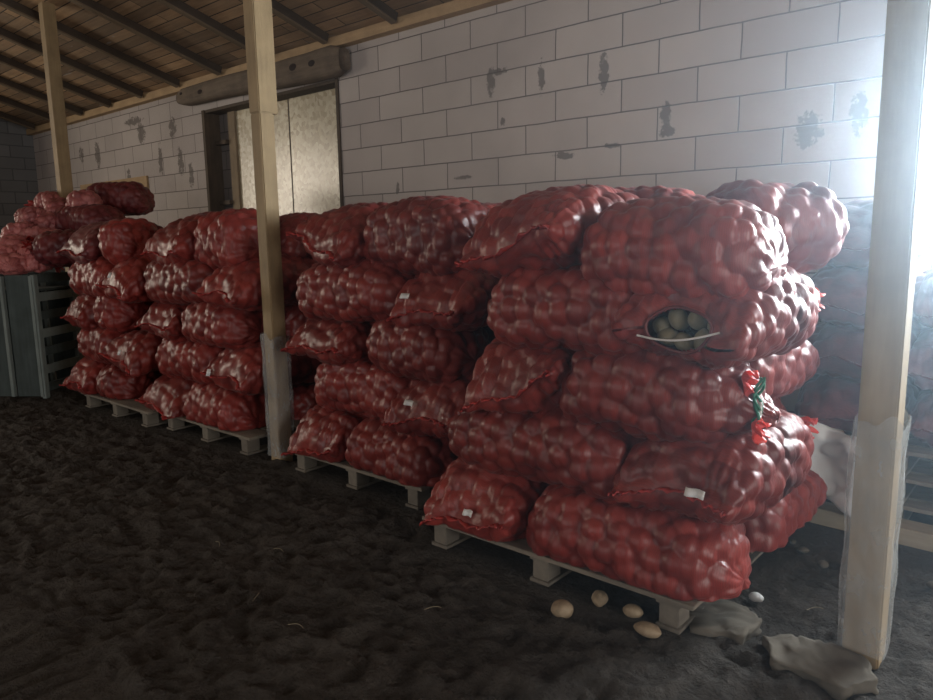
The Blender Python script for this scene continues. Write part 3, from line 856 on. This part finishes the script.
# slabs of broken concrete by the post foot
M_SLAB = simple('concrete_slab', (.115, .10, .08), .95, .2)
def slab(name, outline, z0, z1, label, seed, cat='slab'):
    bm = bmesh.new(); n = len(outline)
    vb = [bm.verts.new((x, y, z0)) for x, y in outline]; vt = [bm.verts.new((x, y, z1 + .006 * math.sin(i * 2 + seed))) for i, (x, y) in enumerate(outline)]
    bm.faces.new(vb[::-1]); bm.faces.new(vt)
    for i in range(n): bm.faces.new((vb[i], vb[(i + 1) % n], vt[(i + 1) % n], vt[i]))
    bmesh.ops.triangulate(bm, faces=bm.faces)
    bmesh.ops.subdivide_edges(bm, edges=bm.edges, cuts=5, use_grid_fill=True)
    bmesh.ops.subdivide_edges(bm, edges=bm.edges, cuts=1, use_grid_fill=True)
    P = np.array([v.co[:] for v in bm.verts]); d = np.stack([vnoise(P * 14 + seed + q * 5, seed + q) for q in range(3)], 1) * .016
    d += np.stack([vnoise(P * 45 + seed + q * 5, seed + q) for q in range(3)], 1) * .007
    for v, q in zip(bm.verts, P + d): v.co = q
    me = bpy.data.meshes.new(name); bm.to_mesh(me); bm.free(); me.materials.append(M_SLAB)
    for p in me.polygons: p.use_smooth = True
    o = bpy.data.objects.new(name, me); COL.objects.link(o)
    return tag(o, label, cat)
slab('broken_slab', [(-1.13, 2.60), (-1.03, 2.47), (-.86, 2.52), (-.84, 2.66), (-.93, 2.76), (-1.07, 2.74)], -.02, .022, 'flat broken slab on the soil at the nearest pallet corner', 3)
slab('broken_slab', [(-.80, 2.56), (-.72, 2.44), (-.50, 2.42), (-.42, 2.52), (-.46, 2.62), (-.70, 2.66)], -.02, .026, 'broken slab lying against the foot of the nearest post', 8)
# clods and stones on the right
M_CLOD = simple('soil_clod', (.10, .088, .07), .95, .2)
def lump(loc, r, label, seed, mat, name='soil_clod', cat='clod', grp=None):
    V, Fc = potato_mesh('x', r, r * .8, r * .55, seed); V *= (1 + vnoise(V * 30, seed) * .25)[:, None]
    o = link_mesh(name, V, Fc, mat); o.location = loc; o.rotation_euler = (0, 0, seed); return tag(o, label, cat, grp)
rc = random.Random(3)
for i in range(14):
    lump((rc.uniform(-1.0, .3), rc.uniform(2.85, 3.65), .008), rc.uniform(.012, .03), 'small clod of earth on the soil beside the nearest post', 50 + i, M_CLOD, grp='clods near the right post')
for i in range(5):
    lump((rc.uniform(-.66, -.1), rc.uniform(3.98, 4.0) - .0, .02), rc.uniform(.03, .045), 'rounded clod lying behind the long floor timber', 80 + i, M_CLOD, grp='clods behind the timber')
lump((-.93, 2.86, .012), .03, 'small white crumpled scrap on the soil by the nearest pallet corner', 91, M_TAG, 'paper_scrap', 'scrap')
# straw
M_STRAW = simple('straw', (.32, .27, .18), .7)
for i, (x, y, a) in enumerate(((-2.55, 1.55, 2.2), (-2.2, 1.5, .3), (-1.9, 1.95, .9), (-2.9, 1.9, .2), (-3.2, 1.75, 2.9), (-.72, 2.93, .8))):
    z = float(floorz(np.array([x]), np.array([y]))[0]) + .012
    l = .07
    o = tube('straw', [(x + l * (t - .5) * math.cos(a), y + l * (t - .5) * math.sin(a) + .01 * math.sin(t * 3), z + .006 * math.sin(t * PI)) for t in np.linspace(0, 1, 8)], .0010, M_STRAW)
    tag(o, 'thin dry straw lying on the dark soil', 'straw', 'straws on the soil')

# ------------------------------------------------------------------ left: slatted crates with the heap
M_CRATE = wood('crate_wood', (.030, .040, .038), (.075, .095, .09), 2, .85)
M_CRATEL = wood('crate_edge', (.14, .17, .16), (.24, .27, .25), 2, .85)
def crate(loc, rz, label, lx=1.5, ly=.62, H=1.20):
    t = empty('slatted_crate', loc, rz); tag(t, label, 'crate', 'grey-green slatted crates')
    n = 5; w = lx / n
    for s_ in (0, 1):
        y = 0 if s_ == 0 else ly - .022
        for k in range(n):
            o = MB().box(-lx + k * w + .012, -lx + (k + 1) * w - .045, y, y + .022, .02, H).build('slat', M_CRATE, t, .002)
            MB().box(-lx + (k + 1) * w - .043, -lx + (k + 1) * w - .012, y - .02, y + .022, .02, H - .01).build('upright', M_CRATEL, t, .002)
    for x in (-.022, -lx):
        for k in range(7):
            z = .06 + k * (H - .14) / 6
            MB().box(x, x + .022, .03, ly - .03, z, z + .085).build('rail', M_CRATEL if k % 2 else M_CRATE, t, .002)
        MB().box(x - .01, x + .03, -.01, .05, 0, H).build('corner_post', M_CRATEL, t, .003)
        MB().box(x - .01, x + .03, ly - .05, ly + .01, 0, H).build('corner_post', M_CRATEL, t, .003)
    MB().box(-lx + .025, -.025, .025, ly - .025, H - .16, H - .14).build('deck', M_CRATE, t)
    return t
CR = math.atan2(.45, .61)
crate((-7.62, 2.50, 0), CR, 'grey-green slatted crate at far left edge below the bag heap')
crate((-8.95, 3.48, 0), CR, 'grey-green slatted crate behind the front crate, under the bag heap')
# heap bags: small pinkish net bags
import itertools
heapspec = []   # px, py, y-depth distance, scale
def ray(px, py):
    return (r2 * ((px - 466.5) / FPX) + u2 * (-(py - 350) / FPX) + Fv)
hs = [(4, 256, 8.45, .40), (16, 247, 8.5, .36), (30, 254, 8.4, .34), (44, 255, 8.4, .34), (22, 232, 8.8, .36), (36, 238, 8.7, .34), (50, 240, 8.6, .34),
      (34, 218, 9.0, .36), (48, 222, 8.95, .36), (56, 208, 9.15, .38), (46, 202, 9.3, .34), (58, 252, 8.5, .34), (10, 264, 8.3, .34), (38, 262, 8.3, .30)]
HL = ['cut by the left picture edge, low on the crate', 'second from the left edge, low in the heap', 'third from the left edge, just above the crate', 'fourth from the left edge, just above the crate',
      'left bag of the second tier', 'middle bag of the second tier', 'right bag of the second tier, beside the far post', 'left bag of the third tier', 'right bag of the third tier',
      'just left of the far post near the heap top', 'topmost on the left slope of the heap', 'under the far post at the crate top', 'lowest at the left, on the crate edge', 'lowest in the middle, on the crate edge']
for i, (px, py, r, L_) in enumerate(hs):
    d = ray(px, py).normalized(); p = Vector((0, 0, CAM_H)) + d * r
    rr = random.Random(i)
    make_sack('small pinkish net bag, ' + HL[i], 'pinkish net bags heaped on the crates', p, rr.uniform(0, 6.2), L_, .25, .20, ('round', 'neck'), 700 + i, mat=M_PINK,
              roll=rr.uniform(-.3, .3), pitch=rr.uniform(-.5, .5), spacing=.07, amp=.02)
big = [((118, 199), 9.2, .80, .45, .34, 0.55, M_DARK, 'dark red sack lying highest on the heap behind the fourth stack'),
       ((84, 202), 8.9, .34, .28, .24, 1.1, M_PINK, 'pink bag catching light beside the far post, top of the heap'),
       ((88, 222), 8.85, .8, .5, .34, .3, M_DARK, 'dark red sack below the highest one, right of the far post'),
       ((72, 248), 8.2, .7, .45, .34, .9, M_DARK, 'dark sack wedged between the crate heap and the fourth stack')]
for i, ((px, py), r, L_, W_, H_, yaw, mt, lb) in enumerate(big):
    d = ray(px, py).normalized(); p = Vector((0, 0, CAM_H)) + d * r
    make_sack(lb, 'larger sacks on the heap', p, yaw, L_, W_, H_, ('round', 'round'), 760 + i, mat=mt)
# pale board fixed on the wall behind the heap
wbd = MB().box(-12.6, -10.3, YW - .03, YW, 2.16, 2.42).build('wall_board', M_PLATE)
tag(wbd, 'pale board fixed to the white block wall above the far heap', 'board')

# ------------------------------------------------------------------ light
HAZE = .036
def area(name, loc, rot, sx, sy, power, col=(1, 1, 1)):
    l = bpy.data.lights.new(name, 'AREA'); l.shape = 'RECTANGLE'; l.size = sx; l.size_y = sy; l.energy = power; l.color = col
    o = bpy.data.objects.new(name, l); COL.objects.link(o); o.location = loc; o.rotation_euler = rot; return o
area('window_daylight', ((WX0 + WX1) / 2, YW + .42, (WZ0 + WZ1) / 2), (-PI / 2, 0, 0), WX1 - WX0 + .2, WZ1 - WZ0 + .2, 1250, (.84, .94, 1))
area('front_fill', ((FX0 + FX1) / 2, YF - .35, FZ / 2), (PI / 2 + .1, 0, 0), FX1 - FX0, FZ - .1, 135, (1, .90, .82))  # added fill lamp for the sack fronts, its source is unseen
area('side_fill', (XR + .35, (GY0 + GY1) / 2, GZ / 2), (0, PI / 2, 0), GZ - .1, GY1 - GY0, 300, (1, .97, .93))  # added lamp brightening right-hand sack ends and soil, source unseen
area('left_fill', (XL - .4, (LY0 + LY1) / 2, (LZ0 + LZ1) / 2), (0, -PI / 2, 0), LZ1 - LZ0, LY1 - LY0, 350, (1, .86, .68))  # added lamp to brighten the strand board and left sack ends, source unseen

# scattering volume added to spread a bluish glow round the window
mh = bpy.data.materials.new('glow_volume'); mh.use_nodes = True; th = mh.node_tree; th.nodes.clear()
oh = th.nodes.new('ShaderNodeOutputMaterial'); vs = th.nodes.new('ShaderNodeVolumeScatter')
vs.inputs['Density'].default_value = HAZE; vs.inputs['Anisotropy'].default_value = .86; vs.inputs['Color'].default_value = (.66, .84, 1, 1)
th.links.new(vs.outputs[0], oh.inputs['Volume'])
hz = MB().box(-1.9, 2.5, .9, YW + .09, .05, 3.35).build('glow_haze', mh)
hz['label'] = 'bluish haze volume added for the glow of the window at right'; hz['category'] = 'haze'; hz['kind'] = 'stuff'

wd = bpy.data.worlds.new('world'); sc.world = wd; wd.use_nodes = True
wd.node_tree.nodes['Background'].inputs[0].default_value = (.85, .92, 1, 1)
wd.node_tree.nodes['Background'].inputs[1].default_value = 1.0

sc.cycles.use_denoising = True
sc.cycles.max_bounces = 8; sc.cycles.diffuse_bounces = 4; sc.cycles.transparent_max_bounces = 12
sc.cycles.sample_clamp_indirect = 4
sc.view_settings.view_transform = 'Standard'; sc.view_settings.look = 'None'
sc.view_settings.gamma = 1; sc.view_settings.exposure = -.35; sc.view_settings.use_curve_mapping = False
